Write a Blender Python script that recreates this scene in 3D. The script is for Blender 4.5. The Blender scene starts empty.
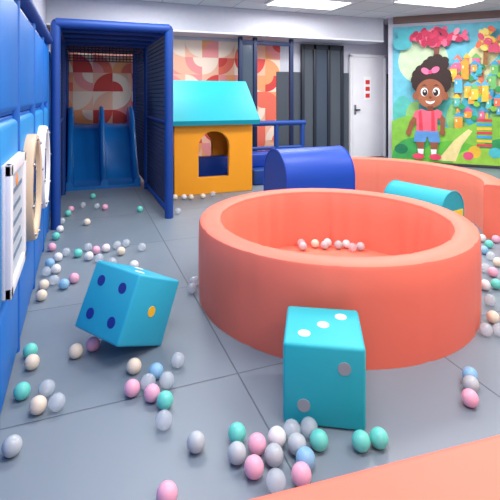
import bpy, bmesh, math, random
from mathutils import Vector, Matrix
random.seed(4)
S=bpy.context.scene
try: S.view_settings.view_transform='Standard'
except Exception as e: print(e)

def lin(c):
    return tuple(((v/255)/12.92 if v/255<=.04045 else ((v/255+.055)/1.055)**2.4) for v in c)
MATS={}
def mat(name,rgb,rough=.5,metal=0,noise=.06,bump=0.0,bscale=12,alpha=1,coat=0,emit=0,spec=.4,trans=0):
    if name in MATS: return MATS[name]
    m=bpy.data.materials.new(name); m.use_nodes=True
    nt=m.node_tree; b=nt.nodes['Principled BSDF']
    c=lin(rgb)
    tc=nt.nodes.new('ShaderNodeTexCoord')
    n=nt.nodes.new('ShaderNodeTexNoise'); n.inputs['Scale'].default_value=bscale*.25; n.inputs['Detail'].default_value=3
    nt.links.new(tc.outputs['Object'],n.inputs['Vector'])
    r=nt.nodes.new('ShaderNodeMix'); r.data_type='RGBA'
    r.inputs[6].default_value=(*[x*(1-noise) for x in c],1)
    r.inputs[7].default_value=(*[min(1,x*(1+noise)) for x in c],1)
    nt.links.new(n.outputs['Fac'],r.inputs[0])
    nt.links.new(r.outputs[2],b.inputs['Base Color'])
    b.inputs['Roughness'].default_value=rough; b.inputs['Metallic'].default_value=metal
    b.inputs['Specular IOR Level'].default_value=spec
    b.inputs['Alpha'].default_value=alpha
    b.inputs['Coat Weight'].default_value=coat
    b.inputs['Transmission Weight'].default_value=trans
    if emit:
        b.inputs['Emission Color'].default_value=(*c,1); b.inputs['Emission Strength'].default_value=emit
    if bump:
        n2=nt.nodes.new('ShaderNodeTexNoise'); n2.inputs['Scale'].default_value=bscale
        nt.links.new(tc.outputs['Object'],n2.inputs['Vector'])
        bp=nt.nodes.new('ShaderNodeBump'); bp.inputs['Strength'].default_value=bump; bp.inputs['Distance'].default_value=.02
        nt.links.new(n2.outputs['Fac'],bp.inputs['Height']); nt.links.new(bp.outputs[0],b.inputs['Normal'])
    MATS[name]=m; return m

class B:
    """mesh builder: collects parts in one bmesh with material slots"""
    def __init__(s,name): s.bm=bmesh.new(); s.name=name; s.mats=[]
    def mi(s,m):
        if m not in s.mats: s.mats.append(m)
        return s.mats.index(m)
    def add(s,verts,faces,m,smooth=False):
        i=s.mi(m); vs=[s.bm.verts.new(v) for v in verts]; out=[]
        for f in faces:
            try:
                ff=s.bm.faces.new([vs[k] for k in f]); ff.material_index=i; ff.smooth=smooth; out.append(ff)
            except ValueError: pass
        return vs,out
    def box(s,lo,hi,m,bev=0,M=None,seg=3):
        x0,y0,z0=lo;x1,y1,z1=hi
        t=bmesh.new()
        vs=[t.verts.new(p) for p in [(x0,y0,z0),(x1,y0,z0),(x1,y1,z0),(x0,y1,z0),(x0,y0,z1),(x1,y0,z1),(x1,y1,z1),(x0,y1,z1)]]
        for f in [(0,3,2,1),(4,5,6,7),(0,1,5,4),(1,2,6,5),(2,3,7,6),(3,0,4,7)]: t.faces.new([vs[k] for k in f])
        if bev: bmesh.ops.bevel(t,geom=list(t.edges),offset=bev,segments=seg,affect='EDGES',profile=.5)
        s.merge(t,m,M,smooth=bev>0)
    def merge(s,t,m,M=None,smooth=True):
        if M is not None: bmesh.ops.transform(t,matrix=M,verts=t.verts)
        t.verts.index_update()
        s.add([v.co.copy() for v in t.verts],[[v.index for v in f.verts] for f in t.faces],m,smooth)
        t.free()
    def tube(s,a,b,r,m,n=12,r2=None):
        a=Vector(a);b=Vector(b);d=b-a;L=d.length
        t=bmesh.new(); bmesh.ops.create_cone(t,cap_ends=True,segments=n,radius1=r,radius2=r if r2 is None else r2,depth=L)
        M=Matrix.Translation((a+b)/2)@d.to_track_quat('Z','Y').to_matrix().to_4x4()
        s.merge(t,m,M,smooth=True)
    def sphere(s,c,r,m,u=20,v=12,sc=(1,1,1)):
        t=bmesh.new(); bmesh.ops.create_uvsphere(t,u_segments=u,v_segments=v,radius=r)
        s.merge(t,m,Matrix.Translation(c)@Matrix.Diagonal((*sc,1)))
    def extr(s,prof,axis_o,du,dv,dw,L,m,capm=None,smooth=True):
        o=Vector(axis_o);du=Vector(du);dv=Vector(dv);dw=Vector(dw);n=len(prof)
        vs=[o+du*p[0]+dv*p[1] for p in prof]+[o+du*p[0]+dv*p[1]+dw*L for p in prof]
        s.add(vs,[[i,(i+1)%n,(i+1)%n+n,i+n] for i in range(n)],m,smooth)
        s.add(vs[:n],[list(range(n))[::-1]],capm or m); s.add(vs[n:],[list(range(n))],capm or m)
    def done(s,auto=True,parent=None,loc=None,rot=None):
        bmesh.ops.recalc_face_normals(s.bm,faces=s.bm.faces)
        me=bpy.data.meshes.new(s.name); s.bm.to_mesh(me); s.bm.free()
        for m in s.mats: me.materials.append(m)
        try:
            if auto: me.set_sharp_from_angle(angle=math.radians(40))
        except Exception: pass
        o=bpy.data.objects.new(s.name,me); S.collection.objects.link(o)
        if loc: o.location=loc
        if rot: o.rotation_euler=rot
        if parent: o.parent=parent
        return o
def empty(name):
    e=bpy.data.objects.new(name,None); S.collection.objects.link(e); return e

# ---------- survey helper: bearing/depth -> floor coordinates (room frame) ----------
H=1.3; F=442.; CA=math.cos(math.radians(20.8)); SA=math.sin(math.radians(20.8))
def fl(px,py,z=0.0):
    d=(H-z)*F/(py-95.); t=(px-250)/F
    return d*(SA+CA*t), d*(CA-SA*t)

# ---------- materials ----------
coral=mat('coral_vinyl',(243,120,97),.5,bump=.12,bscale=5,noise=.05)
coral_in=mat('coral_vinyl_inner',(243,130,107),.5,bump=.25,bscale=4)
blue=mat('blue_pad',(20,112,200),.45,bump=.15,bscale=6)
blue2=mat('blue_pad_light',(40,145,216),.45,bump=.15,bscale=6)
navy=mat('navy_pad',(16,64,142),.5)
midb=mat('mid_blue_pad',(20,100,190),.5)
navyd=mat('navy_dark',(14,34,74),.55)
royal=mat('royal_vinyl',(20,70,176),.42,bump=.1,bscale=5)
slidem=mat('slide_plastic',(22,116,196),.2)
turq=mat('turquoise_vinyl',(36,180,192),.5,bump=.12,bscale=7)
sky=mat('sky_turquoise_vinyl',(44,172,202),.5,bump=.12,bscale=7)
turqd=mat('turquoise_side',(22,168,182),.5,bump=.12,bscale=7)
orange=mat('orange_vinyl',(248,162,28),.5)
yellow=mat('yellow_vinyl',(245,205,60),.5)
white=mat('white_paint',(232,232,236),.5)
lilac=mat('lilac_wall',(204,206,218),.6,bump=.03,bscale=60)
greyw=mat('dark_grey_wall',(76,84,94),.6)
black=mat('black_frame',(36,42,54),.4)
glassd=mat('dark_glass',(66,78,94),.15)
mirror=mat('mirror',(205,215,225),.08,metal=.9)
wood=mat('pale_wood',(214,190,160),.5)
signb=mat('sign_board',(196,206,214),.35)
red=mat('red_print',(214,52,50),.5)
steel=mat('steel',(170,170,175),.3,metal=1)

# ---------- floor ----------
fm=bpy.data.materials.new('floor_mats'); fm.use_nodes=True; nt=fm.node_tree; bs=nt.nodes['Principled BSDF']
tc=nt.nodes.new('ShaderNodeTexCoord'); mp=nt.nodes.new('ShaderNodeMapping'); mp.inputs['Location'].default_value=(.32,.05,0)
br=nt.nodes.new('ShaderNodeTexBrick'); br.offset=0; br.inputs['Scale'].default_value=1; br.inputs['Mortar Size'].default_value=.005
br.inputs['Brick Width'].default_value=1.0; br.inputs['Row Height'].default_value=1.0; br.inputs['Mortar Smooth'].default_value=.8
br.inputs['Color1'].default_value=(*lin((126,139,150)),1); br.inputs['Color2'].default_value=(*lin((120,134,146)),1); br.inputs['Mortar'].default_value=(*lin((86,97,108)),1)
nt.links.new(tc.outputs['Object'],mp.inputs[0]); nt.links.new(mp.outputs[0],br.inputs['Vector']); nt.links.new(br.outputs['Color'],bs.inputs['Base Color'])
ns=nt.nodes.new('ShaderNodeTexNoise'); ns.inputs['Scale'].default_value=2.2; ns.inputs['Detail'].default_value=4; nt.links.new(mp.outputs[0],ns.inputs['Vector'])
ma=nt.nodes.new('ShaderNodeMath'); ma.operation='MULTIPLY_ADD'; ma.inputs[1].default_value=-.8; nt.links.new(br.outputs['Fac'],ma.inputs[0]); nt.links.new(ns.outputs['Fac'],ma.inputs[2])
bp=nt.nodes.new('ShaderNodeBump'); bp.inputs['Strength'].default_value=.35; bp.inputs['Distance'].default_value=.02
nt.links.new(ma.outputs[0],bp.inputs['Height']); nt.links.new(bp.outputs[0],bs.inputs['Normal']); bs.inputs['Roughness'].default_value=.4
b=B('floor'); b.box((-.6,-1.6,-.08),(9,8,0),fm); b.done()

# ---------- shell ----------
ct=bpy.data.materials.new('ceiling_tiles'); ct.use_nodes=True; nt=ct.node_tree; bs=nt.nodes['Principled BSDF']
tc=nt.nodes.new('ShaderNodeTexCoord'); br=nt.nodes.new('ShaderNodeTexBrick'); br.offset=0
br.inputs['Scale'].default_value=1; br.inputs['Mortar Size'].default_value=.012; br.inputs['Brick Width'].default_value=.6; br.inputs['Row Height'].default_value=.6
br.inputs['Color1'].default_value=(.78,.78,.8,1); br.inputs['Color2'].default_value=(.7,.7,.72,1); br.inputs['Mortar'].default_value=(.5,.5,.52,1)
nt.links.new(tc.outputs['Object'],br.inputs['Vector']); nt.links.new(br.outputs['Color'],bs.inputs['Base Color']); bs.inputs['Roughness'].default_value=.8
b=B('ceiling'); b.box((-.6,-1.6,2.8),(9,8,2.9),ct); b.done()
b=B('wall_left'); b.box((-.6,-1.6,0),(-.5,8,2.8),lilac); b.done()
b=B('wall_back')
b.box((-.5,7.8,0),(6.4,7.9,2.8),lilac); b.box((3.5,7.775,0),(6.2,7.8,1.75),greyw); b.done()
b=B('wall_right'); 
P0=Vector((5.67,7.05,0)); P1=Vector((7.02,5.73,0)); du=(P1-P0).normalized(); nrm=Vector((-du.y,du.x,0)); 
if nrm.dot(-P0)<0: nrm=-nrm
PE=P0+du*3.2
def quadprism(b,a,c,th,z0,z1,m):
    n=Vector((c.y-a.y,-(c.x-a.x),0)).normalized()*th
    if n.dot(a)<0: n=-n
    vs=[(a.x,a.y,z0),(c.x,c.y,z0),(c.x+n.x,c.y+n.y,z0),(a.x+n.x,a.y+n.y,z0)]
    vs+= [(v[0],v[1],z1) for v in vs]
    b.add(vs,[(0,1,2,3),(4,5,6,7),(0,1,5,4),(1,2,6,5),(2,3,7,6),(3,0,4,7)],m)
quadprism(b,P0,PE,.1,0,2.8,lilac)
quadprism(b,Vector((6.3,7.8,0)),P0,.1,0,2.8,lilac)
b.done()
b=B('trim_1'); b.box((-.5,7.2,2.34),(5.55,7.8,2.8),lilac,.008); b.box((-.5,7.19,2.34),(5.55,7.2,2.37),white); b.done()
brown=mat('brown_beam',(128,104,96),.6)
b=B('trim_2'); quadprism(b,P0+nrm*.10,PE+nrm*.10,.09,2.68,2.8,brown); b.done()

# ---------- quarter-circle pattern panels ----------
cols=[mat('pat_'+k,c,.55) for k,c in dict(coral=(232,112,92),cream=(244,222,204),orange=(240,160,110),red=(212,70,66),peach=(242,186,160),pink=(236,150,150)).items()]
b=B('geometric_wall_panel'); T=.31; x=-.45
while x<3.45:
    for j in range(7):
        z=.12+j*T
        bgm=random.choice([cols[1],cols[4],cols[4],cols[5],cols[2]]); b.add([(x,7.79,z),(x+T,7.79,z),(x+T,7.79,z+T),(x,7.79,z+T)],[(0,1,2,3)],bgm)
        cx=random.choice((0,1));cz=random.choice((0,1))
        chs=random.sample([c for c in cols if c!=bgm],2)
        for k,(R,mm) in enumerate(((T,chs[0]),(T*.55,chs[1]))):
            if k==1 and random.random()<.55: continue
            pts=[(x+cx*T,7.785-.003*k,z+cz*T)]
            for a in range(11):
                an=a/10*math.pi/2
                pts.append((x+cx*T+(1-2*cx)*R*math.cos(an),7.785-.003*k,z+cz*T+(1-2*cz)*R*math.sin(an)))
            b.add(pts,[tuple(range(12))],mm)
    x+=T
b.done()

# ---------- door and glazed partition ----------
b=B('door_1')
x0,x1=5.17,5.95
b.box((x0-.05,7.70,0),(x0,7.77,2.12),white,.005); b.box((x1,7.70,0),(x1+.05,7.77,2.12),white,.005); b.box((x0-.05,7.70,2.08),(x1+.05,7.77,2.14),white,.005)
b.box((x0,7.72,.01),(x1,7.76,2.08),white,.006)
b.box((x0+.06,7.67,.98),(x0+.17,7.69,1.01),black,.004); b.tube((x0+.07,7.72,1),(x0+.07,7.68,1),.012,black); b.box((x0+.045,7.71,.9),(x0+.095,7.722,1.1),steel,.004)
b.box((x0+.29,7.712,1.2),(x0+.45,7.722,1.68),mat('sign_paper',(245,245,245)))
for z in (1.56,1.42,1.28): b.box((x0+.32,7.706,z-.035),(x0+.42,7.713,z+.05),red)
b.done()
b=B('glazed_partition')
for k,xx in enumerate((4.04,4.30,4.62,4.93)):
    b.box((xx-.03,7.70,.0),(xx+.03,7.765,2.3),black,.004)
b.box((4.04,7.70,2.2),(4.93,7.765,2.3),black,.004); b.box((4.04,7.70,.02),(4.93,7.765,.16),black,.004)
b.box((4.07,7.73,.14),(4.28,7.75,2.2),greyw); b.box((4.32,7.73,.14),(4.6,7.75,2.2),glassd); b.box((4.64,7.73,.14),(4.9,7.75,2.2),greyw)
b.done()
b=B('partition_frame')
for xx in (2.62,2.9,3.62):
    b.box((xx-.035,7.35,0),(xx+.035,7.42,2.33),navyd,.008)
b.box((2.62,7.36,2.2),(3.62,7.41,2.27),navyd,.005); b.box((2.655,7.38,.3),(2.865,7.39,2.2),glassd)
b.done()

# ---------- mural ----------
mo=P0+nrm*.012
b=B('wall_mural'); lay=[0]
def mp2(px,py): return mo+du*((px-394)/58.7)+Vector((0,0,1.3-(py-95)/54.))+nrm*lay[0]*.0005
MC={}
def mc(c):
    if c not in MC: MC[c]=mat('mural_%d_%d_%d'%c,c,.6,noise=.28,bscale=30)
    return MC[c]
def poly(pts,c):
    lay[0]+=1; b.add([mp2(*p) for p in pts],[tuple(range(len(pts)))],mc(c))
def ell(x,y,rx,ry,c,rot=0,n=28):
    cr,sr=math.cos(rot),math.sin(rot)
    poly([(x+rx*math.cos(a)*cr-ry*math.sin(a)*sr, y+rx*math.cos(a)*sr+ry*math.sin(a)*cr) for a in [2*math.pi*i/n for i in range(n)]],c)
poly([(393,24),(540,24),(540,162),(393,162)],(110,195,215))
ell(425,60,26,24,(205,228,190)); ell(500,70,35,30,(225,220,165)); ell(462,88,30,22,(190,215,175)); ell(530,90,12,40,(150,210,190))
for i in range(10): ell(404+i*14,112+6*math.sin(i*2),11,16,((90,190,180),(150,205,120),(70,175,195))[i%3])
hc=[(235,120,90),(245,195,70),(90,180,220),(70,160,200),(120,190,110),(90,190,180),(245,160,60),(225,110,150)]
random.seed(9)
for i in range(54):
    x=450+random.random()*82; y=58+random.random()*60; w=4+random.random()*4; h=6+random.random()*10; c=random.choice(hc)
    poly([(x,y),(x+w,y),(x+w,y+h),(x,y+h)],c); poly([(x-1.5,y),(x+w/2,y-5),(x+w+1.5,y)],random.choice(hc))
    poly([(x+1.2,y+2.5),(x+2.4,y+2.5),(x+2.4,y+5),(x+1.2,y+5)],(250,240,200))
    if random.random()<.7: ell(x+w+2,y+h,3.2,2.8,random.choice([(60,160,90),(140,195,70),(60,170,180)]),n=12)
for (x,y,r) in ((404,42,10),(412,34,9),(405,32,7)): ell(x,y,r,r*.7,(80,180,190))
poly([(436,60),(441,60),(443,40),(437,40)],(120,70,60)); poly([(484,66),(488,66),(489,40),(485,40)],(150,100,60))
for i in range(60):
    a=random.random()*6.28; r=random.random()**.5
    ell(440+28*r*math.cos(a),37+8*r*math.sin(a),4,2.6,random.choice([(205,50,90),(225,95,130),(180,35,75),(235,140,160)]),random.random()*3,n=10)
for i in range(44):
    a=random.random()*6.28; r=random.random()**.5
    ell(498+20*r*math.cos(a),42+11*r*math.sin(a),4,2.6,random.choice([(230,180,60),(225,110,80),(235,205,110),(210,80,110)]),random.random()*3,n=10)
poly([(393,122)]+[(393+i*6,122-6*math.sin(i*.45)) for i in range(1,25)]+[(540,120),(540,162),(393,162)],(130,190,70))
def clipell(x,y,rx,ry,c):
    poly([(x+rx*math.cos(a),min(162,y-ry*math.sin(a))) for a in [math.pi*i/20 for i in range(21)]],c)
clipell(418,160,25,22,(60,160,80)); clipell(455,162,34,22,(95,180,60)); clipell(505,158,30,22,(50,150,90)); clipell(485,162,30,16,(150,200,70))
poly([(440,160),(456,140),(470,128),(474,130),(464,144),(458,160)],(240,215,150))
ell(403,150,7,5,(30,120,80)); ell(476,150,6,6,(230,185,60)); ell(470,154,5,4,(225,80,120)); ell(495,150,6,5,(80,190,200))
for i in range(7): poly([(478,118+i*4),(492,118+i*4),(492,120.5+i*4),(478,120.5+i*4)],((215,70,80),(70,160,215),(240,195,70))[i%3])
# girl
sk=(146,86,58); skd=(116,64,44); hr=(46,27,26)
for a in range(16):
    an=a/16*6.28; ell(434+15*math.cos(an),80+13*math.sin(an),6,6,hr,n=14)
ell(434,80,17,15,hr)
for (hx,hy,r) in ((438,63,8),(445,65,6.5),(431,64,6),(440,59,5.5),(447,61,4.5),(434,60,4.5)): ell(hx,hy,r,r*.85,hr)
ell(428,71,4.5,3,(240,110,150),.5); ell(438,70,4.5,3,(240,110,150),-.5); ell(433,72,2,2,(215,60,110))
ell(418,96,3,4,sk); ell(448,96,3,4,sk)
ell(433,93,14.5,14,sk); ell(433,99,12,9,(156,94,64))
for k in (-1,1):
    ell(433+k*6,92,3.6,4.4,(245,245,245)); ell(433+k*5.4,92.6,2.6,3.4,(40,20,18)); ell(433+k*5-.6,91.4,.9,1,(245,245,245))
    poly([(433+k*2.5,86.5),(433+k*6,84.3),(433+k*9.5,86.3),(433+k*6,85.4)],hr)
ell(433,97.5,1.6,1.1,skd)
poly([(428,100.5),(430,101.2),(433,101.6),(436,101.2),(438,100.5),(436.5,103),(433,104.2),(429.5,103)],(245,245,245))
poly([(430,106),(436,106),(436,112),(430,112)],skd)
poly([(419,112),(412,122),(409,131),(413,133),(417,125),(423,117)],sk); poly([(441,111),(448,118),(447,131),(443,131),(443,121),(438,116)],sk)
ell(411,133,3,3,sk); ell(445,132,3,3,sk)
poly([(418,111),(424,109),(430,111),(436,111),(440,109),(445,112),(443,118),(440,118),(440,133),(419,133),(419,118),(415,117)],(235,100,120))
poly([(421,112),(424,110),(426,132),(422,132)],(215,60,80)); poly([(434,111),(437,110),(438,132),(434,132)],(215,60,80))
poly([(418,131),(441,131),(443,142),(432,142),(430,136),(428,142),(416,142)],(90,145,205))
poly([(419,142),(427,142),(426,154),(421,154)],sk); poly([(433,142),(441,142),(439,154),(434,154)],sk)
poly([(420,149),(426.5,149),(426,154),(421,154)],(245,245,245)); poly([(433.5,149),(439.5,149),(439,154),(434,154)],(245,245,245))
ell(421,156.5,6,3,(225,70,100)); ell(438,156.5,6,3,(225,70,100))
b.done(auto=False)

# ---------- left padded wall ----------
b=B('padded_wall_panels')
ys=[-1.2,-.3,.55,1.35,1.93,2.52,3.3,4.05,4.6]
for i in range(len(ys)-1):
    a,c=ys[i],ys[i+1]
    for z0,z1,mm in ((0,.42,blue),(.425,1.2,blue2),(1.205,1.78,blue)):
        b.box((-.42,a+.002,z0),(-.325,c-.002,z1),midb,.008)
        b.box((-.40,a+.02,z0+.015),(-.30,c-.02,z1-.015),mm,.03,seg=4)
for y in ys[3:]:
    b.tube((-.325,y,0),(-.325,y,1.80),.03,midb)
b.tube((-.30,-1.2,1.82),(-.30,4.6,1.82),.04,navy)
b.done()
b=B('framed_sign')
b.box((-.302,1.985,.48),(-.278,2.47,1.02),white,.008)
for lo,hi in (((-.29,1.985,.48),(-.262,2.03,1.02)),((-.29,2.425,.48),(-.262,2.47,1.02)),((-.29,1.985,.48),(-.262,2.47,.53)),((-.29,1.985,.97),(-.262,2.47,1.02))): b.box(lo,hi,white,.006)
b.box((-.28,2.03,.53),(-.274,2.43,.97),signb)
for k in range(5): b.box((-.275,2.07,.6+k*.07),(-.271,2.38-.05*(k%2),.62+k*.07),mat('sign_ink',(110,130,150)))
b.sphere((-.273,2.22,.92),.03,mat('sign_dot',(230,150,90)),sc=(.15,1,1))
b.done()
for i,(yc,zc,r) in enumerate(((2.9,.76,.31),(3.68,.76,.31))):
    b=B('wall_mirror'); N=56
    prof=[(r,-.302),(r,-.262),(r*.97,-.247),(r*.9,-.244),(r*.85,-.252),(r*.84,-.27)]
    vs=[(px_,yc+q*math.cos(2*math.pi*k/N),zc+q*math.sin(2*math.pi*k/N)) for k in range(N) for q,px_ in prof]
    K=len(prof); b.add(vs,[[k*K+j,((k+1)%N)*K+j,((k+1)%N)*K+j+1,k*K+j+1] for k in range(N) for j in range(K-1)],white if i else wood,True)
    prof=[(r*.845,-.27),(r*.6,-.262),(r*.3,-.258),(.001,-.256)]
    K=4; vs=[(px_,yc+q*math.cos(2*math.pi*k/N),zc+q*math.sin(2*math.pi*k/N)) for k in range(N) for q,px_ in prof]
    b.add(vs,[[k*K+j,((k+1)%N)*K+j,((k+1)%N)*K+j+1,k*K+j+1] for k in range(N) for j in range(K-1)],mirror,True)
    for a in range(8):
        an=a*math.pi/4+.2; b.sphere((-.244,yc+r*.93*math.cos(an),zc+r*.93*math.sin(an)),.01,steel,8,6)
    b.done()

# ---------- play frame with netting ----------
b=B('netted_play_frame')
posts=[(-.24,4.68),(.86,4.68),(.84,6.25),(-.24,6.25),(-.24,7.7),(.84,7.7)]
for x,y in posts: b.tube((x,y,0),(x,y,2.0),.045 if y<5 else .04,navy,16)
def beam(a,c,z,r=.04,m=navy): b.tube((a[0],a[1],z),(c[0],c[1],z),r,m,12)
beam(posts[0],posts[1],2,.05); beam(posts[1],posts[2],2); beam(posts[2],posts[3],2); beam(posts[0],posts[3],2); beam(posts[2],posts[5],2); beam(posts[3],posts[4],2)
beam(posts[1],posts[2],1.0,.02); beam(posts[1],posts[2],.06,.03)
beam(posts[0],posts[3],1.0,.02)
def net(p,u,v,nu,nv,r=.0035):
    p=Vector(p);u=Vector(u);v=Vector(v)
    for i in range(nu+1): b.tube(p+u*i/nu,p+u*i/nu+v,r,navyd,4)
    for j in range(nv+1): b.tube(p+v*j/nv,p+v*j/nv+u,r,navyd,4)
net((.86,4.7,.06),(-.02,1.53,0),(0,0,1.92),30,38,.005)
net((-.24,4.7,.06),(0,1.53,0),(0,0,1.92),30,38,.004)
net((.84,6.28,.06),(0,1.4,0),(0,0,1.92),28,38,.004)
b.box((-.22,4.72,1.99),(.84,7.7,2.01),navyd)
for k in range(4): b.box((-.2,4.95+k*.42,1.95),(.82,4.99+k*.42,1.99),navy,.006)
net((-.24,6.25,1.75),(1.08,0,0),(0,0,.22),24,6,.005)
b.box((-.38,4.7,0),(-.33,7.7,1.78),blue,.015)
b.done()

# ---------- double slide ----------
b=B('double_slide')
path=[(6.45,.04),(6.6,.04),(6.72,.08),(6.85,.18),(6.98,.33),(7.1,.50),(7.22,.66),(7.34,.78),(7.45,.83),(7.68,.83)]
x0,x1=-.2,.78; NX=96
def railh(u):
    h=0
    for c in (.04,.5,.96):
        dd=abs(u-c); w=.05
        if dd<w: h=max(h,(1-(dd/w)**4)**.5)
    lane=((u*2)%1); return h*.26+.03*(2*lane-1)**2
vs=[];
for k,(y,z) in enumerate(path):
    e=min(1,k/4.) 
    for i in range(NX+1):
        u=i/NX; vs.append((x0+(x1-x0)*u,y,z+railh(u)*(.3+.7*e)))
fs=[[k*(NX+1)+i,k*(NX+1)+i+1,(k+1)*(NX+1)+i+1,(k+1)*(NX+1)+i] for k in range(len(path)-1) for i in range(NX)]
base=len(vs); n=NX+1
vs+=[(v[0],v[1],0) for v in vs[:n]]
fs+=[[i,i+1,base+i+1,base+i] for i in range(NX)]
base2=len(vs); vs+=[(x0,y,0) for y,z in path]; fs+=[[k*n,(k+1)*n,base2+k+1,base2+k] for k in range(len(path)-1)]
base3=len(vs); vs+=[(x1,y,0) for y,z in path]; fs+=[[k*n+NX,(k+1)*n+NX,base3+k+1,base3+k] for k in range(len(path)-1)]
b.add(vs,fs,slidem,True)
b.done()

# ---------- playhouse ----------
ph=empty('playhouse')
def cut_panel(name,w,h,holes,th,m):
    cu=bpy.data.curves.new(name,'CURVE'); cu.dimensions='2D'; cu.fill_mode='BOTH'; cu.extrude=th/2; cu.bevel_depth=.01; cu.bevel_resolution=2
    def sp(pts):
        s=cu.splines.new('POLY'); s.points.add(len(pts)-1)
        for p,q in zip(s.points,pts): p.co=(q[0],q[1],0,1)
        s.use_cyclic_u=True
    sp([(0,0),(w,0),(w,h),(0,h)])
    for hh in holes: sp(hh)
    o=bpy.data.objects.new(name,cu); S.collection.objects.link(o)
    dg=bpy.context.evaluated_depsgraph_get(); me=bpy.data.meshes.new_from_object(o.evaluated_get(dg)); bpy.data.objects.remove(o)
    o=bpy.data.objects.new(name,me); S.collection.objects.link(o); me.materials.clear(); me.materials.append(m); o.parent=ph; return o
def arch(xa,xb,za,zs):
    r=(xb-xa)/2; c=(xa+xb)/2
    return [(xa,za),(xb,za)]+[(c+r*math.cos(a),zs+r*math.sin(a)) for a in [math.pi*i/16 for i in range(17)]]
HX0,HX1,HY0,HY1,HH=1.10,2.17,5.62,6.5,.98
f=cut_panel('front_wall',HX1-HX0-.02,HH-.02,[arch(.30,.74,.2,.6)],.06,orange); f.rotation_euler=(math.pi/2,0,0); f.location=(HX0+.01,HY0+.04,.01)
f=cut_panel('rear_wall',HX1-HX0-.02,HH-.02,[arch(.32,.73,.05,.55)],.06,orange); f.rotation_euler=(math.pi/2,0,0); f.location=(HX0+.01,HY1-.04,.01)
f=cut_panel('side_wall_1',HY1-HY0-.1,HH-.02,[arch(.25,.55,.25,.55)],.06,orange); f.rotation_euler=(math.pi/2,0,math.pi/2); f.location=(HX0+.04,HY0+.05,.01)
f=cut_panel('side_wall_2',HY1-HY0-.1,HH-.02,[arch(.25,.55,.25,.55)],.06,orange); f.rotation_euler=(math.pi/2,0,math.pi/2); f.location=(HX1-.04,HY0+.05,.01)
b=B('roof')
ya,yb,yr=HY0-.14,HY1+.14,(HY0+HY1)/2; ze,zr=.97,1.50
prof=[(ya,ze-.0),(yr-.03,zr-.015),(yr,zr),(yr+.03,zr-.015),(yb,ze),(yb-.03,ze-.06),(yr,zr-.1),(ya+.03,ze-.06)]
b.extr(prof,(HX0-.06,0,0),(0,1,0),(0,0,1),(1,0,0),HX1-HX0+.12,turqd,smooth=False)
b.add([(HX0+.02,HY0+.03,HH),(HX0+.02,HY1-.03,HH),(HX0+.02,yr,zr-.1)],[(0,1,2)],yellow); b.add([(HX1-.02,HY0+.03,HH),(HX1-.02,HY1-.03,HH),(HX1-.02,yr,zr-.1)],[(0,1,2)],yellow)
b.done(parent=ph)
b=B('inner_bench'); b.box((HX0+.15,6.2,.0),(HX1-.15,6.38,.4),royal,.03); b.done(parent=ph)

# ---------- barrier rails & step blocks behind house ----------
b=B('padded_barrier')
for x in (2.6,3.1,3.6): b.tube((x,6.9,0),(x,6.9,.82),.04,navy)
b.tube((2.55,6.9,.82),(3.65,6.9,.82),.045,navy); b.tube((2.6,6.9,.4),(3.6,6.9,.4),.03,navy)
b.box((2.64,6.88,.06),(3.06,6.92,.36),royal,.01); b.box((3.14,6.88,.06),(3.56,6.92,.36),royal,.01)
b.done()
b=B('foam_step_block'); b.box((2.3,5.9,0),(2.75,6.35,.22),navy,.02); b.box((2.3,6.12,.222),(2.75,6.35,.42),royal,.02); b.done()

# ---------- big ball pit ----------
def ring(b,cx,cy,ri,ro,h,a0,a1,m,mi,seams=12,n=144,ripple=0.0,slope=0.0):
    full=abs(a1-a0-2*math.pi)<1e-6; N=n if full else n+1
    bev=.024
    prof=[(ro,0,0),(ro+.004,h*.3,0),(ro+.004,h*.7,0),(ro,h-bev,0),(ro-bev*.3,h-bev*.3,0),(ro-bev,h,0),((ro+ri)/2,h+.006,0),(ri+bev,h,0),(ri+bev*.3,h-bev*.3,0),(ri,h-bev,0),(ri-slope*.4,h*.6,1),(ri-slope*.8,h*.25,1),(ri-slope,0.0,1)]
    K=len(prof); vs=[]
    for i in range(N):
        a=a0+(a1-a0)*i/n
        g=-.006 if (seams and i%(n//seams)==0) else 0
        for (r,z,inn) in prof:
            rr=r+(g if r>=(ro+ri)/2 else -g)
            if inn: rr+=ripple*math.sin(a*23+math.sin(a*7)*2)
            vs.append((cx+rr*math.cos(a),cy+rr*math.sin(a),z+(g if abs(r-(ro+ri)/2)<.02 else 0)))
    fo=[];fi=[]
    for i in range(N if full else N-1):
        j=(i+1)%N
        for k in range(K-1):
            (fi if k>=9 else fo).append([i*K+k,j*K+k,j*K+k+1,i*K+k+1])
    v,_=b.add(vs,fo,m,True)
    idx=b.mi(mi)
    for f in fi:
        ff=b.bm.faces.new([v[k] for k in f]); ff.material_index=idx; ff.smooth=True
    if not full:
        for s in (0,N-1): 
            ff=b.bm.faces.new([v[s*K+k] for k in range(K)]); ff.material_index=b.mi(m)
PC=(1.575,2.59); PR=.89; PH=.49
b=B('ball_pit'); ring(b,*PC,.745,PR,PH,0,2*math.pi,coral,coral_in,ripple=.012,slope=.03)
t=bmesh.new(); bmesh.ops.create_cone(t,cap_ends=True,segments=72,radius1=.72,radius2=.72,depth=.05); b.merge(t,coral_in,Matrix.Translation((*PC,.0251)),smooth=False)
b.done()
b=B('curved_foam_barrier'); ring(b,2.75,3.85,1.07,1.25,.49,math.radians(-52),math.radians(98),coral,coral_in,seams=6); b.done()

# ---------- coral platform near camera ----------
b=B('foam_platform')
M=Matrix.Translation((.06,.87,0))@Matrix.Rotation(math.radians(-5),4,'Z')
b.box((0,-1.3,0),(2.6,0,.49),coral,.03,M); b.done()

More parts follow.
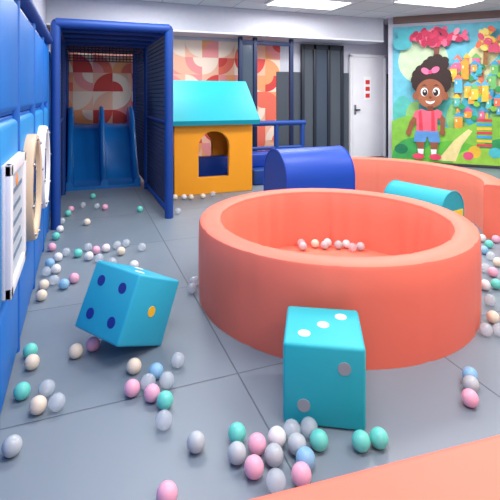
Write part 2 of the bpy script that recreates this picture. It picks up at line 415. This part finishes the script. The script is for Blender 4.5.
# ---------- arch blocks ----------
def archblock(cx,cy,yaw,L,w,h,m,capm,band=None):
    b=B('foam_arch_block'); prof=[(-w/2,0)]
    hs=h-w*.5
    for i in range(25):
        a=math.pi-math.pi*i/24
        prof.append((w/2*math.cos(a),hs+(h-hs)*math.sin(a)))
    prof.append((w/2,0))
    b.extr(prof,(-L/2,0,0),(0,1,0),(0,0,1),(1,0,0),L,m,capm)
    for e in (-1,1):
        for i in range(len(prof)-1):
            p,q=prof[i],prof[i+1]
            if (Vector(p)-Vector(q)).length<1e-4: continue
            b.tube((e*L/2,p[0],max(.008,p[1])),(e*L/2,q[0],max(.008,q[1])),.007,m,6)
    if band: b.box((-L/2-.004,-w/2+.01,.01),(L/2+.004,w/2-.01,.25),band,.004)
    b.done(loc=(cx,cy,0),rot=(0,0,yaw))
archblock(2.33,4.33,0,.80,.60,.72,royal,navy)
archblock(3.05,3.38,math.radians(-76),.62,.36,.43,turqd,turqd,yellow)

# ---------- dice ----------
DICE=[]
def die(M,faces,body,s=.325):
    b=B('foam_die')
    b.box((-s/2,-s/2,-s/2),(s/2,s/2,s/2),body,.014)
    lay={1:[(0,0)],2:[(-1,-1),(1,1)],3:[(-1,-1),(0,0),(1,1)],4:[(-1,-1),(1,1),(-1,1),(1,-1)],5:[(-1,-1),(1,1),(-1,1),(1,-1),(0,0)],6:[(-1,-1),(1,1),(-1,1),(1,-1),(-1,0),(1,0)]}
    for ax,(n,m,flip) in faces.items():
        N=Vector(ax); U=Vector((0,0,1)) if abs(ax[2])<.5 else Vector((0,1,0)); R=U.cross(N)
        for (u,v) in lay[n]:
            c=N*(s/2+.0006)+R*u*.078*flip+U*v*.078
            t=bmesh.new(); bmesh.ops.create_cone(t,cap_ends=True,segments=28,radius1=.026,radius2=.025,depth=.004)
            b.merge(t,m,Matrix.Translation(c)@N.to_track_quat('Z','Y').to_matrix().to_4x4(),smooth=False)
    b.bm.transform(M)
    zmin=min(v.co.z for v in b.bm.verts)
    bmesh.ops.translate(b.bm,vec=(0,0,-zmin+.0005),verts=b.bm.verts)
    DICE.append((Matrix.Translation((0,0,-zmin+.0005))@M,s/2))
    b.done()
dw=mat('dot_white',(240,240,240)); dg=mat('dot_grey',(150,160,165)); dbl=mat('dot_blue',(30,50,140)); dy=mat('dot_yellow',(248,190,40)); dp=mat('dot_pink',(230,90,140))
X,Y,Z=(1,0,0),(0,1,0),(0,0,1); nX,nY,nZ=(-1,0,0),(0,-1,0),(0,0,-1)
die(Matrix.Translation((.957,1.645,.17))@Matrix.Rotation(math.radians(-29),4,'Z'),
    {Z:(3,dw,1),nY:(2,dg,1),X:(1,dy,1),nX:(6,dp,1),Y:(5,dbl,1),nZ:(4,dg,1)},turq,.32)
dd=2.31; tt=(129-250)/F; cx,cy=dd*(SA+CA*tt),dd*(CA-SA*tt)
die(Matrix.Translation((cx,cy,.2))@Matrix.Rotation(math.radians(15),4,Vector((SA,CA,0)))@Matrix.Rotation(math.radians(-20),4,Vector((CA,-SA,0)))@Matrix.Rotation(math.radians(-20.8+55),4,'Z'),
    {nX:(4,dbl,1),nY:(1,dy,1),Z:(2,dw,1),X:(6,dp,1),Y:(3,dg,1),nZ:(5,dw,1)},sky,.325)

# ---------- balls ----------
bm_={'m':mat('ball_mint',(110,214,198),.3),'p':mat('ball_pink',(242,176,198),.3),'w':mat('ball_white',(232,230,230),.28),
 'c':mat('ball_cream',(236,220,198),.3),'b':mat('ball_lightblue',(140,190,222),.3),'g':mat('ball_pearl',(186,194,198),.25),
 't':mat('ball_clear',(215,225,232),.12,alpha=.45,spec=.8)}
L='''12,446,g 22,391,m 38,405,c 57,402,t 47,388,t 32,362,c 28,351,m 76,351,c 93,344,p 134,366,c 132,388,p 156,371,b 148,382,t 165,400,m 152,393,p
164,420,t 178,360,t 167,380,t 196,442,g 167,494,p 237,433,m 237,453,g 257,444,p 254,467,p 274,455,g 277,437,w 291,430,t 297,444,g 304,456,b 302,472,p
319,440,m 308,428,t 361,441,m 379,438,m 276,481,t 470,398,p 470,375,b 471,384,g 481,328,t 493,317,c 499,330,t 485,285,w 496,284,m 490,300,t 482,238,w
489,244,m 496,239,p 498,262,c 485,268,t 42,285,c 42,272,t 50,263,b 64,284,b 74,278,p 58,257,w 52,247,p 66,252,t 78,253,m 88,247,t 89,256,w 99,258,t
106,248,w 117,245,t 121,251,c 126,243,t 134,265,w 142,247,t 87,222,c 68,213,m 62,221,t 60,229,w 56,236,m 71,209,p 48,271,w 83,205,t
105,207,p 93,196,m 97,206,t 140,209,m 178,211,t 184,197,w 193,288,t 175,197,c 203,196,c 191,197,c 213,194,t 194,281,t 188,189,m 112,262,t 96,250,p 54,280,t
36,296,c 491,256,t 484,250,b 493,272,p'''.split()
b=B('play_balls'); R=.034; placed=[]
def clear_dice(x,y):
    for M_,hs in DICE:
        inv=M_.inverted()
        for _ in range(40):
            p=inv@Vector((x,y,R)); q=Vector([max(-hs,min(hs,v)) for v in p])
            if (p-q).length>=R+.002: break
            c=M_.translation; w=Vector((x-c.x,y-c.y)).normalized(); x+=w.x*.006; y+=w.y*.006
    return x,y
for it in L:
    px,py,c=it.split(','); x,y=fl(float(px),float(py),R)
    for _ in range(8):
        x=max(x,-.24)
        if ((x-PC[0])**2+(y-PC[1])**2)**.5<PR+R+.01:
            v=Vector((x-PC[0],y-PC[1])).normalized()*(PR+R+.012); x,y=PC[0]+v.x,PC[1]+v.y
        x,y=clear_dice(x,y)
        for (qx,qy) in placed:
            dx,dy=x-qx,y-qy; ds=math.hypot(dx,dy)
            if 1e-6<ds<2*R: x+=dx/ds*(2*R-ds); y+=dy/ds*(2*R-ds)
    x,y=clear_dice(x,y)
    placed.append((x,y)); b.sphere((x,y,R),R,bm_[c],24,14)
inn=[]
for a_ in range(500):
    a=math.radians(random.uniform(38,84)) if a_<350 else random.uniform(-2.6,-.1); r=random.uniform(.585,.67)
    x,y=PC[0]+r*math.cos(a),PC[1]+r*math.sin(a)
    if all(math.hypot(x-p,y-q)>2*R for p,q in inn) and len(inn)<(11 if a_<350 else 24):
        inn.append((x,y)); b.sphere((x,y,.051+R),R,bm_[random.choice('mctgmwtgc')],24,14)
b.done()

# ---------- lights ----------
lampm=mat('lamp_diffuser',(255,255,255),emit=2.5)
def lamp(x,y,w,h,p):
    b=B('ceiling_light'); b.box((x-w/2-.03,y-h/2-.03,2.765),(x+w/2+.03,y+h/2+.03,2.80),white,.004); b.box((x-w/2,y-h/2,2.757),(x+w/2,y+h/2,2.765),lampm); b.done()
    l=bpy.data.lights.new('panel_light','AREA'); l.shape='RECTANGLE'; l.size=w; l.size_y=h; l.energy=p; l.color=(1,.99,.98)
    o=bpy.data.objects.new('panel_light',l); S.collection.objects.link(o); o.location=(x,y,2.74)
for (x,y,p) in ((.6,1.2,34),(2.6,1.2,40),(.6,3.9,42),(2.8,3.6,43),(4.9,3.0,48),(.9,6.1,48),(3.4,6.3,52),(5.2,5.4,52),(1.4,-.8,36)):
    lamp(x,y,1.2,.6,p)
w=bpy.data.worlds.new('World'); S.world=w; w.use_nodes=True
w.node_tree.nodes['Background'].inputs[0].default_value=(.96,.98,1,1); w.node_tree.nodes['Background'].inputs[1].default_value=.85

# ---------- camera ----------
c=bpy.data.cameras.new('camera'); c.sensor_width=36; c.lens=F/500*36; c.shift_y=-155/500; c.clip_start=.02
o=bpy.data.objects.new('camera',c); S.collection.objects.link(o); o.location=(0,0,H); o.rotation_euler=(math.radians(90),0,math.radians(-20.8)); S.camera=o
